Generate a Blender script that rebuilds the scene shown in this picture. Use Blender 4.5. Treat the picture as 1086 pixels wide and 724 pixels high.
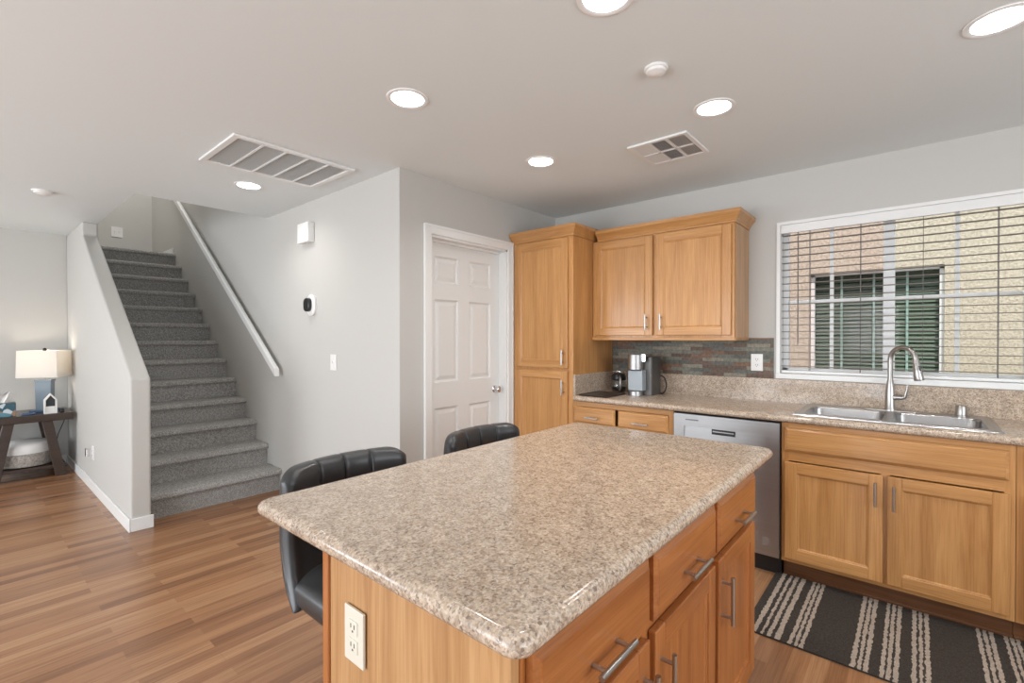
import bpy, bmesh, math, random
from mathutils import Vector, Matrix
random.seed(7)
for o in list(bpy.data.objects): bpy.data.objects.remove(o, do_unlink=True)
scene = bpy.context.scene
COL = scene.collection

# ------------------------------------------------------------------ camera
FPX, W_PX = 502.3, 1086.0
YAW, PITCH, EYE = math.radians(40.46), math.atan(3.6/502.3), 1.339
cy_, sy_ = math.cos(YAW), math.sin(YAW)
fw = Vector((cy_*math.cos(PITCH), sy_*math.cos(PITCH), -math.sin(PITCH)))
rt = Vector((sy_, -cy_, 0)); upv = rt.cross(fw)
cam = bpy.data.cameras.new('camera'); cam.sensor_width = 36; cam.lens = 36*FPX/W_PX
cam.clip_start = .02
camo = bpy.data.objects.new('camera', cam); COL.objects.link(camo)
M = Matrix.Identity(4)
for i in range(3): M[i][0], M[i][1], M[i][2] = rt[i], upv[i], -fw[i]
M[2][3] = EYE
camo.matrix_world = M
scene.camera = camo

# ------------------------------------------------------------------ view, world, daylight
vs = scene.view_settings
vs.view_transform = 'Standard'; vs.look = 'None'; vs.gamma = 1; vs.use_curve_mapping = False
vs.exposure = -0.08
world = bpy.data.worlds.new('sky'); scene.world = world; world.use_nodes = True
bg = world.node_tree.nodes['Background']
bg.inputs['Color'].default_value = (.84, .91, 1.0, 1); bg.inputs['Strength'].default_value = 1.9
def light(name, kind, loc, energy, color=(1,1,1), direction=None, size=None, parent=None, spread=None, shape=None):
    l = bpy.data.lights.new(name, kind); l.energy = energy; l.color = color
    o = bpy.data.objects.new(name, l); COL.objects.link(o); o.location = loc
    if direction is not None: o.rotation_euler = Vector(direction).to_track_quat('-Z', 'Y').to_euler()
    if kind == 'AREA':
        if shape: l.shape = shape
        else: l.shape = 'RECTANGLE'
        l.size = size[0]
        if l.shape in ('RECTANGLE', 'ELLIPSE'): l.size_y = size[1]
        if spread: l.spread = spread
    if kind == 'POINT' and size: l.shadow_soft_size = size
    if kind == 'SUN' and size: l.angle = size
    if parent: o.parent = parent
    return o
light('sun', 'SUN', (0,0,12), 4.6, (1,.96,.90), (.50,.16,-.86), math.radians(4))
light('patio_door_daylight', 'AREA', (-3.12,1.6,1.12), 125, (.90,.95,1), (1,0,0), (2.6,1.95))
light('rear_fill_light', 'AREA', (.6,-2.42,1.45), 62, (.92,.96,1), (0,1,0), (3.2,1.5))  # added area light behind the viewer, at a made-up window
light('living_room_fill_light', 'AREA', (-3.12,5.2,1.35), 85, (.90,.95,1), (1,0,0), (2.0,1.6))  # added unseen area light, brightens the guard wall from the left
light('upstairs_daylight', 'AREA', (1.37,7.4,4.55), 26, (1,.98,.95), (0,0,-1), (.7,1.2))

# ------------------------------------------------------------------ materials
MATS = {}
def new_mat(name, color=(.8,.8,.8), rough=.5, metal=0, coat=0, spec=None, emit=None, trans=0):
    m = bpy.data.materials.new(name); m.use_nodes = True
    b = m.node_tree.nodes['Principled BSDF']
    b.inputs['Base Color'].default_value = (*color, 1); b.inputs['Roughness'].default_value = rough
    b.inputs['Metallic'].default_value = metal
    b.inputs['Coat Weight'].default_value = coat; b.inputs['Coat Roughness'].default_value = .15
    if spec is not None: b.inputs['Specular IOR Level'].default_value = spec
    if trans: b.inputs['Transmission Weight'].default_value = trans
    if emit: b.inputs['Emission Color'].default_value = (*emit[0],1); b.inputs['Emission Strength'].default_value = emit[1]
    MATS[name] = m
    return m
class N:
    def __init__(s, m): s.t = m.node_tree; s.b = s.t.nodes['Principled BSDF']
    def add(s, kind, **kw):
        n = s.t.nodes.new(kind)
        for k, v in kw.items():
            if k in n.inputs: n.inputs[k].default_value = v
            else: setattr(n, k, v)
        return n
    def link(s, a, b): s.t.links.new(a, b)
    def coord(s, scale=(1,1,1), rot=(0,0,0), rnd=False):
        tc = s.add('ShaderNodeTexCoord'); mp = s.add('ShaderNodeMapping')
        mp.inputs['Scale'].default_value = scale; mp.inputs['Rotation'].default_value = rot
        if rnd:
            oi = s.add('ShaderNodeObjectInfo'); mu = s.add('ShaderNodeMath', operation='MULTIPLY'); mu.inputs[1].default_value = 37.
            cb = s.add('ShaderNodeCombineXYZ'); s.link(oi.outputs['Random'], mu.inputs[0])
            for k in 'XYZ': s.link(mu.outputs[0], cb.inputs[k])
            ad = s.add('ShaderNodeVectorMath', operation='ADD'); s.link(tc.outputs['Object'], ad.inputs[0]); s.link(cb.outputs[0], ad.inputs[1])
            s.link(ad.outputs[0], mp.inputs['Vector'])
        else: s.link(tc.outputs['Object'], mp.inputs['Vector'])
        return mp.outputs['Vector']
    def noise(s, vec, scale, detail=4, rough=.55, dist=0):
        n = s.add('ShaderNodeTexNoise'); n.inputs['Scale'].default_value = scale; n.inputs['Detail'].default_value = detail
        n.inputs['Roughness'].default_value = rough; n.inputs['Distortion'].default_value = dist
        s.link(vec, n.inputs['Vector']); return n.outputs['Fac']
    def ramp(s, fac, stops, interp='LINEAR'):
        r = s.add('ShaderNodeValToRGB'); r.color_ramp.interpolation = interp
        els = r.color_ramp.elements
        while len(els) < len(stops): els.new(.5)
        for e, (p, c) in zip(els, stops): e.position = p; e.color = (*c, 1)
        s.link(fac, r.inputs['Fac']); return r.outputs['Color']
    def mix(s, fac, a, b, blend='MIX'):
        n = s.add('ShaderNodeMix', data_type='RGBA', blend_type=blend)
        for sock, v in ((n.inputs['Factor'], fac), (n.inputs['A'], a), (n.inputs['B'], b)):
            pass
        def put(sock, v):
            if hasattr(v, 'is_output'): s.link(v, sock)
            elif isinstance(v, (int, float)): sock.default_value = v
            else: sock.default_value = (*v, 1)
        put(n.inputs[0], fac); put(n.inputs[6], a); put(n.inputs[7], b)
        return n.outputs[2]
    def bump(s, h, strength=.2, dist=.01):
        n = s.add('ShaderNodeBump'); n.inputs['Strength'].default_value = strength; n.inputs['Distance'].default_value = dist
        s.link(h, n.inputs['Height']); s.link(n.outputs['Normal'], s.b.inputs['Normal'])
    def base(s, c): s.link(c, s.b.inputs['Base Color'])

def paint(name, col, rough=.6, grain=260, strength=.12):
    m = new_mat(name, col, rough, spec=.3); n = N(m); v = n.coord()
    n.bump(n.noise(v, grain, 2), strength, .002)
    return m
WALL = paint('greige_wall_paint', (.54,.528,.50), .55, 120, .16)
CEIL = paint('white_ceiling_paint', (.75,.785,.785), .8, 150, .15)
TRIM = new_mat('white_trim_paint', (.80,.80,.785), .35)
DOORM = new_mat('white_door_paint', (.77,.77,.755), .4)
PLAST = new_mat('white_plastic', (.80,.79,.77), .35)
IVORY = new_mat('ivory_plastic', (.70,.66,.56), .35)
DARK = new_mat('dark_gap', (.02,.02,.02), .6)
BLACKP = new_mat('black_plastic', (.015,.015,.016), .3)
CHROME = new_mat('chrome', (.75,.75,.76), .12, 1)
NICKEL = new_mat('brushed_nickel', (.47,.455,.435), .30, 1)

def oak(name, axis, light=(.60,.320,.122), dark=(.49,.24,.080)):
    m = new_mat(name, light, .36, coat=.35, spec=.4); n = N(m)
    sc = {'x': (1.1,14,14), 'y': (14,1.1,14), 'z': (14,14,1.1)}[axis]
    v = n.coord(sc, rnd=True)
    big = n.noise(v, 1.0, 5, .6, 1.6)
    wv = n.add('ShaderNodeTexWave', wave_type='RINGS', rings_direction={'x':'X','y':'Y','z':'Z'}[axis])
    wv.inputs['Scale'].default_value = .55; wv.inputs['Distortion'].default_value = 3.5; wv.inputs['Detail'].default_value = 3; wv.inputs['Detail Scale'].default_value = .8
    sc2 = {'x': (.7,5,5), 'y': (5,.7,5), 'z': (5,5,.7)}[axis]
    n.link(n.coord(sc2, rnd=True), wv.inputs['Vector'])
    sc3 = {'x': (4,170,170), 'y': (170,4,170), 'z': (170,170,4)}[axis]
    fine = n.noise(n.coord(sc3, rnd=True), 1.0, 3, .6)
    c = n.ramp(big, [(.28, dark), (.66, light)])
    w = n.ramp(wv.outputs['Fac'], [(.0, (.87,.82,.76)), (.5, (1,1,1)), (1, (1.0,.98,.95))])
    c = n.mix(.75, c, w, 'MULTIPLY')
    f = n.ramp(fine, [(.38, (.74,.66,.56)), (.56, (1,1,1))])
    c = n.mix(.55, c, f, 'MULTIPLY')
    oi = n.add('ShaderNodeObjectInfo'); tint = n.ramp(oi.outputs['Random'], [(0,(.93,.92,.90)),(1,(1.05,1.05,1.05))])
    c = n.mix(1.0, c, tint, 'MULTIPLY')
    n.base(c); n.bump(fine, .08, .001)
    return m
OAKZ, OAKX, OAKY = oak('honey_oak_upright_grain','z'), oak('honey_oak_grain_across','x'), oak('honey_oak_grain_lengthwise','y')
ISLZ, ISLX = oak('amber_oak_upright_grain','z',(.445,.168,.049),(.32,.107,.029)), oak('amber_oak_grain_across','x',(.445,.168,.049),(.32,.107,.029))
ENDZ = oak('pale_oak_and_glare_panel','z',(.56,.33,.155),(.40,.205,.085))
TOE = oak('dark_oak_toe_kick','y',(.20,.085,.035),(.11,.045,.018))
DOAK = oak('espresso_stained_wood','x',(.055,.032,.022),(.03,.018,.013))

def granite():
    m = new_mat('speckled_beige_granite', (.5,.42,.35), .14, coat=.1, spec=.4); n = N(m)
    v = n.coord()
    vo = n.add('ShaderNodeTexVoronoi'); vo.inputs['Scale'].default_value = 250; n.link(v, vo.inputs['Vector'])
    sep = n.add('ShaderNodeSeparateColor'); n.link(vo.outputs['Color'], sep.inputs[0])
    c1 = n.ramp(sep.outputs[0], [(0,(.15,.105,.085)),(.13,(.30,.225,.175)),(.34,(.46,.36,.28)),(.58,(.58,.475,.385)),(.82,(.66,.58,.50)),(.95,(.40,.37,.35))], 'CONSTANT')
    vb = n.add('ShaderNodeTexVoronoi'); vb.inputs['Scale'].default_value = 135; n.link(v, vb.inputs['Vector'])
    sp2 = n.add('ShaderNodeSeparateColor'); n.link(vb.outputs['Color'], sp2.inputs[0])
    c2 = n.ramp(sp2.outputs[1], [(0,(.30,.235,.19)),(.25,(.48,.385,.305)),(.6,(.60,.505,.42)),(.9,(.47,.40,.35))], 'CONSTANT')
    c = n.mix(.5, c1, c2)
    big = n.ramp(n.noise(v, 22, 4, .6), [(.3,(.84,.82,.80)),(.68,(1.1,1.09,1.08))])
    c = n.mix(1, c, big, 'MULTIPLY')
    c = n.mix(1, c, (1,.985,.945), 'MULTIPLY')
    n.base(c)
    return m
GRAN = granite()

def floor_mat():
    m = new_mat('strip_oak_laminate', (.4,.2,.1), .26, coat=.0); n = N(m)
    v = n.coord()
    br = n.add('ShaderNodeTexBrick'); br.offset = .37; br.offset_frequency = 2; br.squash = 1
    n.link(v, br.inputs['Vector'])
    br.inputs['Color1'].default_value = (0,0,0,1); br.inputs['Color2'].default_value = (1,1,1,1); br.inputs['Mortar'].default_value = (.4,.4,.4,1)
    br.inputs['Scale'].default_value = 1; br.inputs['Mortar Size'].default_value = .0006; br.inputs['Bias'].default_value = 0
    br.inputs['Brick Width'].default_value = .72; br.inputs['Row Height'].default_value = .066
    sep = n.add('ShaderNodeSeparateColor'); n.link(br.outputs['Color'], sep.inputs[0])
    c = n.ramp(sep.outputs[0], [(0,(.215,.096,.046)),(.3,(.29,.142,.069)),(.6,(.365,.188,.094)),(.85,(.43,.235,.122)),(1,(.30,.140,.064))])
    g = n.noise(n.coord((1.6,38,1)), 1, 5, .6, .8)
    c = n.mix(.8, c, n.ramp(g, [(.28,(.62,.56,.51)),(.5,(.98,.97,.95)),(.75,(1.2,1.19,1.18))]), 'MULTIPLY')
    g2 = n.noise(n.coord((5,190,1)), 1, 3, .6)
    c = n.mix(.5, c, n.ramp(g2, [(.35,(.72,.66,.60)),(.6,(1.05,1.05,1.05))]), 'MULTIPLY')
    n.base(c); n.bump(g2, .05, .001)
    return m
FLOORM = floor_mat()

def carpet(name, a, b, scale=210, strength=.9):
    m = new_mat(name, a, .95, spec=.1); n = N(m); v = n.coord()
    h = n.noise(v, scale, 3, .7); h2 = n.noise(v, scale*.38, 2, .6)
    c = n.ramp(h, [(.32, b), (.66, a)]); c = n.mix(.45, c, n.ramp(h2, [(.3,(.6,.6,.6)),(.7,(1.25,1.25,1.25))]), 'MULTIPLY')
    n.base(c); n.bump(h2, strength, .012)
    return m
CARPET = carpet('grey_pile_carpet', (.50,.485,.46), (.18,.173,.163), 135)
RUGD = carpet('charcoal_rug_yarn', (.075,.062,.052), (.035,.029,.025), 260, .5)
RUGL = carpet('beige_rug_yarn', (.50,.42,.345), (.30,.245,.20), 230, .6)

def slate():
    m = new_mat('split_slate_mosaic', (.2,.2,.18), .6); n = N(m)
    tc = n.add('ShaderNodeTexCoord'); sp = n.add('ShaderNodeSeparateXYZ'); cb = n.add('ShaderNodeCombineXYZ')
    n.link(tc.outputs['Object'], sp.inputs[0]); n.link(sp.outputs['Y'], cb.inputs['X']); n.link(sp.outputs['Z'], cb.inputs['Y'])
    br = n.add('ShaderNodeTexBrick'); br.offset = .43; n.link(cb.outputs[0], br.inputs['Vector'])
    br.inputs['Color1'].default_value = (0,0,0,1); br.inputs['Color2'].default_value = (1,1,1,1); br.inputs['Mortar'].default_value = (0,0,0,1)
    br.inputs['Scale'].default_value = 1; br.inputs['Mortar Size'].default_value = .0006; br.inputs['Brick Width'].default_value = .15; br.inputs['Row Height'].default_value = .026
    s2 = n.add('ShaderNodeSeparateColor'); n.link(br.outputs['Color'], s2.inputs[0])
    c = n.ramp(s2.outputs[0], [(0,(.115,.118,.10)),(.2,(.185,.19,.155)),(.34,(.135,.09,.065)),(.48,(.165,.168,.14)),(.60,(.20,.115,.075)),(.72,(.25,.225,.175)),(.84,(.155,.105,.08)),(.93,(.13,.132,.12))], 'CONSTANT')
    no = n.noise(tc.outputs['Object'], 45, 5, .65)
    c = n.mix(.8, c, n.ramp(no, [(.3,(.5,.5,.52)),(.52,(1,1,1)),(.72,(1.6,1.35,1.15))]), 'MULTIPLY')
    n.base(c)
    ad = n.add('ShaderNodeMath', operation='ADD'); n.link(s2.outputs[0], ad.inputs[0]); n.link(no, ad.inputs[1])
    n.bump(ad.outputs[0], .5, .006)
    return m
SLATE = slate()

def stainless(name='brushed_stainless', col=(.43,.43,.43), rough=.40, sc=(2,2,120)):
    m = new_mat(name, col, rough, 1); n = N(m); f = n.noise(n.coord(sc), 1, 3, .6)
    n.base(n.ramp(f, [(.3, tuple(.95*x for x in col)), (.7, tuple(min(1,1.04*x) for x in col))]))
    return m
STEEL = stainless()
SINKM = stainless('satin_sink_steel', (.46,.46,.465), .30, (60,2,2))

def leather():
    m = new_mat('black_leather', (.020,.021,.023), .40, coat=.25, spec=.6); n = N(m)
    n.bump(n.noise(n.coord(), 330, 2), .10, .001); return m
LEATH = leather()

def stucco():
    m = new_mat('tan_stucco', (.56,.47,.34), .9, spec=.1); n = N(m); v = n.coord()
    h = n.noise(v, 48, 4, .6, .3)
    n.base(n.ramp(h, [(.30,(.43,.375,.29)),(.60,(.60,.535,.425))])); n.bump(h, .6, .022); return m
STUC = stucco()
def glass(name, tint=(1,1,1), refl=.06):
    m = bpy.data.materials.new(name); m.use_nodes = True; t = m.node_tree; t.nodes.clear()
    out = t.nodes.new('ShaderNodeOutputMaterial'); tr = t.nodes.new('ShaderNodeBsdfTransparent'); gl = t.nodes.new('ShaderNodeBsdfGlossy')
    tr.inputs['Color'].default_value = (*tint,1); gl.inputs['Roughness'].default_value = .02
    mx = t.nodes.new('ShaderNodeMixShader'); mx.inputs[0].default_value = refl
    t.links.new(tr.outputs[0], mx.inputs[1]); t.links.new(gl.outputs[0], mx.inputs[2]); t.links.new(mx.outputs[0], out.inputs[0])
    MATS[name] = m; return m
GLASS = glass('clear_window_glass', (.97,.98,.98), .01)
SCREEN = glass('screened_window_glass', (.93,.885,.90), .003)
NGLASS = glass('green_tinted_glass', (.84,.88,.86), .012)
CLEAR = glass('clear_carafe_glass', (.80,.82,.84), .12)
SLATM = new_mat('shaded_blind_taupe', (.20,.175,.155), .5)  # white slats coloured taupe to carry their backlit shade
CORD = new_mat('grey_ladder_cord', (.16,.15,.14), .8)
NBLIND = new_mat('green_grey_blind', (.22,.25,.20), .6)
NTAPE = new_mat('pale_teal_tape', (.58,.70,.68), .6)
SHADE = new_mat('linen_lamp_shade', (.83,.81,.77), .9)
BLUE = new_mat('blue_grey_glaze', (.19,.24,.285), .4)
BLUED = new_mat('blue_dish_glaze', (.08,.15,.27), .3)
LINEN = new_mat('white_linen', (.80,.79,.77), .9)
WOVEN = carpet('woven_grey_rope', (.48,.44,.40), (.24,.22,.20), 60, .8)
LENS = new_mat('lit_lens', (1,1,1), .5, emit=((1,.98,.95), 3.0))
GRAVEL = new_mat('side_yard_gravel', (.38,.33,.27), .95)
LOUV = new_mat('white_vent_enamel', (.80,.80,.79), .45)
FILTER = paint('grey_filter_mesh', (.70,.70,.69), .9, 300, .5)
PHOTO = new_mat('printed_tissue_box_paper', (.2,.3,.38), .5)
_n = N(PHOTO); _v = _n.add('ShaderNodeTexVoronoi'); _v.inputs['Scale'].default_value = 26; _n.link(_n.coord(), _v.inputs['Vector'])
_s = _n.add('ShaderNodeSeparateColor'); _n.link(_v.outputs['Color'], _s.inputs[0])
_n.base(_n.ramp(_s.outputs[0], [(0,(.03,.09,.12)),(.35,(.10,.24,.30)),(.6,(.55,.62,.66)),(.85,(.30,.18,.12))], 'CONSTANT'))
COFFEE_IN = new_mat('pale_grey_reservoir', (.33,.37,.40), .3, .0)
BAFFLE = new_mat('white_baffle', (.85,.85,.84), .5)

# ------------------------------------------------------------------ helpers
def tag(o, label, cat, group=None, kind=None):
    o['label'] = label; o['category'] = cat
    if group: o['group'] = group
    if kind: o['kind'] = kind
    return o
def empty(name, loc, label=None, cat=None, group=None, kind=None, rz=0):
    o = bpy.data.objects.new(name, None); COL.objects.link(o); o.location = loc; o.rotation_euler = (0,0,rz); o.empty_display_size = .1
    if label: o['label'] = label
    if cat: o['category'] = cat
    if group: o['group'] = group
    if kind: o['kind'] = kind
    return o
def wloc(o):
    v = Vector((0,0,0))
    while o: v += o.location; o = o.parent
    return v
def mesh(name, bm, mats, parent=None, smooth=False, local=False, bevel=0, seg=2, loc=None):
    """links one mesh object; vertices are given in room coordinates unless local"""
    if not isinstance(mats, (list, tuple)): mats = [mats]
    bmesh.ops.recalc_face_normals(bm, faces=bm.faces[:])
    if parent and not local: bmesh.ops.translate(bm, verts=bm.verts[:], vec=-wloc(parent))
    if loc is not None: bmesh.ops.translate(bm, verts=bm.verts[:], vec=-Vector(loc))
    me = bpy.data.meshes.new(name); bm.to_mesh(me); bm.free()
    for m in mats: me.materials.append(m)
    o = bpy.data.objects.new(name, me); COL.objects.link(o)
    if parent: o.parent = parent
    if loc is not None: o.location = loc
    if smooth:
        for p in me.polygons: p.use_smooth = len(p.vertices) <= 4
        e = o.modifiers.new('edges', 'EDGE_SPLIT'); e.split_angle = math.radians(40)
    if bevel:
        b = o.modifiers.new('bevel', 'BEVEL'); b.width = bevel; b.segments = seg; b.limit_method = 'ANGLE'; b.angle_limit = math.radians(40)
    return o
def box(bm, x0, x1, y0, y1, z0, z1, mi=0, bev=0):
    vs = [bm.verts.new((x,y,z)) for x in (x0,x1) for y in (y0,y1) for z in (z0,z1)]
    fs = [bm.faces.new([vs[i] for i in q]) for q in ((0,1,3,2),(4,6,7,5),(0,4,5,1),(2,3,7,6),(0,2,6,4),(1,5,7,3))]
    for f in fs: f.material_index = mi
    if bev:
        es = list({e for f in fs for e in f.edges})
        r = bmesh.ops.bevel(bm, geom=es, offset=bev, segments=2, affect='EDGES', profile=.5)
        for f in r['faces']: f.material_index = mi
    return fs
def prism(bm, pts, axis, a, b, mi=0):
    """extrude a polygon along an axis: pts are the two other coordinates in xyz order"""
    def P(p, t):
        return {'x': (t,p[0],p[1]), 'y': (p[0],t,p[1]), 'z': (p[0],p[1],t)}[axis]
    A = [bm.verts.new(P(p,a)) for p in pts]; B = [bm.verts.new(P(p,b)) for p in pts]
    fs = [bm.faces.new(A), bm.faces.new(B[::-1])]
    n = len(pts)
    for i in range(n): fs.append(bm.faces.new((A[i],A[(i+1)%n],B[(i+1)%n],B[i])))
    for f in fs: f.material_index = mi
    return fs
def loft(bm, loops, cap0=True, cap1=True, mi=0, closed=True):
    L = [[bm.verts.new(p) for p in lp] for lp in loops]
    n = len(L[0])
    for a, b in zip(L, L[1:]):
        for i in range(n if closed else n-1):
            f = bm.faces.new((a[i],a[(i+1)%n],b[(i+1)%n],b[i])); f.material_index = mi
    if cap0: bm.faces.new(L[0]).material_index = mi
    if cap1: bm.faces.new(L[-1][::-1]).material_index = mi
def lathe(bm, prof, c, n=28, axis='z', mi=0, cap0=True, cap1=True):
    """prof: list of (radius, along axis)"""
    loops = []
    for r, h in prof:
        lp = []
        for k in range(n):
            a = 2*math.pi*k/n; u, v = max(r,1e-4)*math.cos(a), max(r,1e-4)*math.sin(a)
            lp.append({'z': (c[0]+u,c[1]+v,c[2]+h), 'x': (c[0]+h,c[1]+u,c[2]+v), 'y': (c[0]+u,c[1]+h,c[2]+v)}[axis])
        loops.append(lp)
    loft(bm, loops, cap0, cap1, mi)
def tube(bm, pts, rad, n=14, mi=0):
    pts = [Vector(p) for p in pts]
    rads = rad if isinstance(rad, (list, tuple)) else [rad]*len(pts)
    loops = []; ref = None
    for i, p in enumerate(pts):
        t = (pts[min(i+1,len(pts)-1)] - pts[max(i-1,0)]).normalized()
        if ref is None: ref = Vector((0,0,1)) if abs(t.z) < .9 else Vector((1,0,0))
        u = (ref - t*ref.dot(t)).normalized(); ref = u; w = t.cross(u)
        loops.append([p + (u*math.cos(2*math.pi*k/n) + w*math.sin(2*math.pi*k/n))*rads[i] for k in range(n)])
    loft(bm, loops, mi=mi)
def rrect(x0, x1, y0, y1, r, z, k=6):
    pts = []
    for cx, cy, a0 in ((x1-r,y1-r,0),(x0+r,y1-r,90),(x0+r,y0+r,180),(x1-r,y0+r,270)):
        for i in range(k+1):
            a = math.radians(a0 + 90*i/k); pts.append((cx+r*math.cos(a), cy+r*math.sin(a), z))
    return pts
def struct(name, bm, m, **kw):
    o = mesh(name, bm, m, **kw)
    if not o.parent: o['kind'] = 'structure'
    return o
BM = bmesh.new

# ------------------------------------------------------------------ the room
ZC = 2.44; XB = 3.589; YA = 2.537; XC = 1.857; YF = 6.948; XL = -3.2; YR = -2.5
KX0, KX1, KY = .772, .890, 4.12; YO = 4.53; YS = 8.483; ZU = 4.7
b = BM(); box(b, XL-.12, XB+.14, YR-.12, YS+.12, -.12, 0); struct('floor', b, FLOORM)
LIGHTS = [(1.352,1.785), (2.37,1.785), (2.355,.74), (2.352,-.215), (1.362,.765), (1.374,3.67)]
def ceiling():
    b = BM()
    prism(b, [(XL-.12,YR-.12),(XB+.14,YR-.12),(XB+.14,YO),(KX1-.005,YO),(KX1-.005,YF+.12),(XL-.12,YF+.12)], 'z', ZC, ZC+.28)
    o = struct('ceiling', b, CEIL)
    c = BM()
    for x, y in LIGHTS: lathe(c, [(.076,-.05),(.076,.13)], (x,y,ZC), 40)
    k = mesh('cutter', c, CEIL)
    md = o.modifiers.new('holes', 'BOOLEAN'); md.object = k; md.operation = 'DIFFERENCE'; md.solver = 'EXACT'
    bpy.context.view_layer.update()
    me = bpy.data.meshes.new_from_object(o.evaluated_get(bpy.context.evaluated_depsgraph_get()))
    o.modifiers.clear(); o.data = me
    bpy.data.objects.remove(k, do_unlink=True)
ceiling()
# window wall
WY0, WY1, WZ0, WZ1 = -.485, .706, 1.082, 2.105
b = BM()
box(b, XB, XB+.14, WY1, YA+.12, 0, ZC); box(b, XB, XB+.14, YR, WY0, 0, ZC)
box(b, XB, XB+.14, WY0, WY1, 0, WZ0); box(b, XB, XB+.14, WY0, WY1, WZ1, ZC)
struct('wall_right', b, WALL)
# pantry-door wall
DX0, DX1, DZ = 2.112, 2.912, 2.052
b = BM()
box(b, XC, DX0, YA, YA+.12, 0, ZC); box(b, DX1, XB, YA, YA+.12, 0, ZC); box(b, DX0, DX1, YA, YA+.12, DZ, ZC)
struct('wall_back', b, WALL)
b = BM(); prism(b, [(YA+.12,0),(YS+.1,0),(YS+.1,ZU),(YO-.05,ZU),(YO-.05,ZC),(YA+.12,ZC)], 'x', XC, XC+.12); struct('wall_stair', b, WALL)
b = BM(); box(b, KX0-.02, XC, YS, YS+.12, 0, ZU); struct('wall_stair_top', b, WALL)
b = BM(); box(b, KX0, KX1-.005, YO-.12, YS, ZC+.28, ZU); box(b, KX0, KX1-.005, YF+.12, YS, 0, ZC+.28); box(b, KX1-.005, XC, YO-.12, YO, ZC+.28, ZU); struct('wall_stairwell', b, WALL)
b = BM(); box(b, KX0-.1, XC+.12, YO-.12, YS+.12, ZU, ZU+.1); struct('ceiling_stairwell', b, CEIL)
b = BM(); box(b, XL, KX0, YF, YF+.12, 0, ZC); struct('wall_far', b, WALL)
b = BM(); prism(b, [(KY,0),(KY,1.055),(6.0,2.315),(6.0,ZC),(YF,ZC),(YF,0)], 'x', KX0, KX1)
struct('wall_stair_guard', b, WALL, bevel=.016, seg=4)
# walls behind the viewer, with unseen openings put in for daylight
b = BM(); box(b, XL-.12, XL, YR-.12, .3, 0, ZC); box(b, XL-.12, XL, 2.9, 4.2, 0, ZC); box(b, XL-.12, XL, 6.2, YF+.12, 0, ZC)
box(b, XL-.12, XL, .3, 2.9, 2.1, ZC); box(b, XL-.12, XL, 4.2, 6.2, 2.15, ZC); box(b, XL-.12, XL, 4.2, 6.2, 0, .55)
struct('wall_left', b, WALL)
b = BM(); box(b, XL, -1.0, YR-.12, YR, 0, ZC); box(b, 2.2, XB+.14, YR-.12, YR, 0, ZC); box(b, -1.0, 2.2, YR-.12, YR, 0, .7); box(b, -1.0, 2.2, YR-.12, YR, 2.2, ZC)
struct('wall_front', b, WALL)
# baseboards
b = BM()
box(b, KX0-.013, KX0, KY-.013, YF, 0, .09); box(b, KX0, KX1+.012, KY-.013, KY, 0, .09)
struct('baseboard_stair_guard', b, TRIM, bevel=.004)
b = BM(); box(b, XL, KX0-.013, YF-.013, YF, 0, .09); struct('baseboard_far', b, TRIM, bevel=.004)
b = BM(); box(b, XC-.013, XC, YA, 4.2, 0, .09); struct('baseboard_stair', b, TRIM, bevel=.004)
b = BM(); box(b, XC-.013, DX0-.062, YA-.013, YA, 0, .09); struct('baseboard_back', b, TRIM, bevel=.004)

# ------------------------------------------------------------------ pantry door
d1 = empty('door_1', (DX0,YA,0), kind='structure')
b = BM()
for (y0,y1) in ((YA-.016,YA),):
    box(b, DX0-.062, DX0, y0, y1, 0, DZ+.066, 0, .004); box(b, DX1, DX1+.062, y0, y1, 0, DZ+.066, 0, .004); box(b, DX0, DX1, y0, y1, DZ, DZ+.066, 0, .004)
box(b, DX0-.062, DX0-.045, YA-.022, YA-.014, 0, DZ+.066); box(b, DX0-.045, DX1+.045, YA-.022, YA-.014, DZ+.05, DZ+.066)
box(b, DX1+.045, DX1+.062, YA-.022, YA-.014, 0, DZ+.066)
mesh('casing', b, TRIM, d1)
b = BM(); box(b, DX0, DX0+.014, YA-.002, YA+.12, 0, DZ); box(b, DX1-.014, DX1, YA-.002, YA+.12, 0, DZ); box(b, DX0, DX1, YA-.002, YA+.12, DZ-.014, DZ)
box(b, DX0+.014, DX1-.014, YA+.06, YA+.076, DZ-.03, DZ-.014)
mesh('jamb', b, TRIM, d1)
SY = YA+.078; sx0, sx1 = DX0+.016, DX1-.016
b = BM()
xs = [(sx0,2.212),(2.446,2.557),(2.797,sx1)]
for x0, x1 in xs: box(b, x0, x1, SY, SY+.035, .008, DZ-.017)
zr = [(.008,.23),(.835,1.02),(1.618,1.735),(1.93,DZ-.017)]
for z0, z1 in zr:
    for x0, x1 in ((2.212,2.446),(2.557,2.797)): box(b, x0, x1, SY, SY+.035, z0, z1)
for x0, x1 in ((2.212,2.446),(2.557,2.797)):
    for (_, z0), (z1, _) in zip(zr, zr[1:]):
        def lp(i, y): return [(x0+i,y,z0+i),(x1-i,y,z0+i),(x1-i,y,z1-i),(x0+i,y,z1-i)]
        loft(b, [lp(0,SY), lp(.012,SY+.012), lp(.02,SY+.012), lp(.045,SY+.003)], cap0=False)
mesh('door_panel', b, DOORM, d1)
b = BM(); lathe(b, [(.031,0),(.031,-.006),(.026,-.011),(.011,-.013),(.010,-.028),(.020,-.034),(.027,-.046),(.026,-.056),(.016,-.063),(.0,-.065)], (2.846,SY,.925), 28, 'y')
k = mesh('door_knob', b, CHROME, d1, smooth=True); k['label'] = 'round chrome knob'

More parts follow.
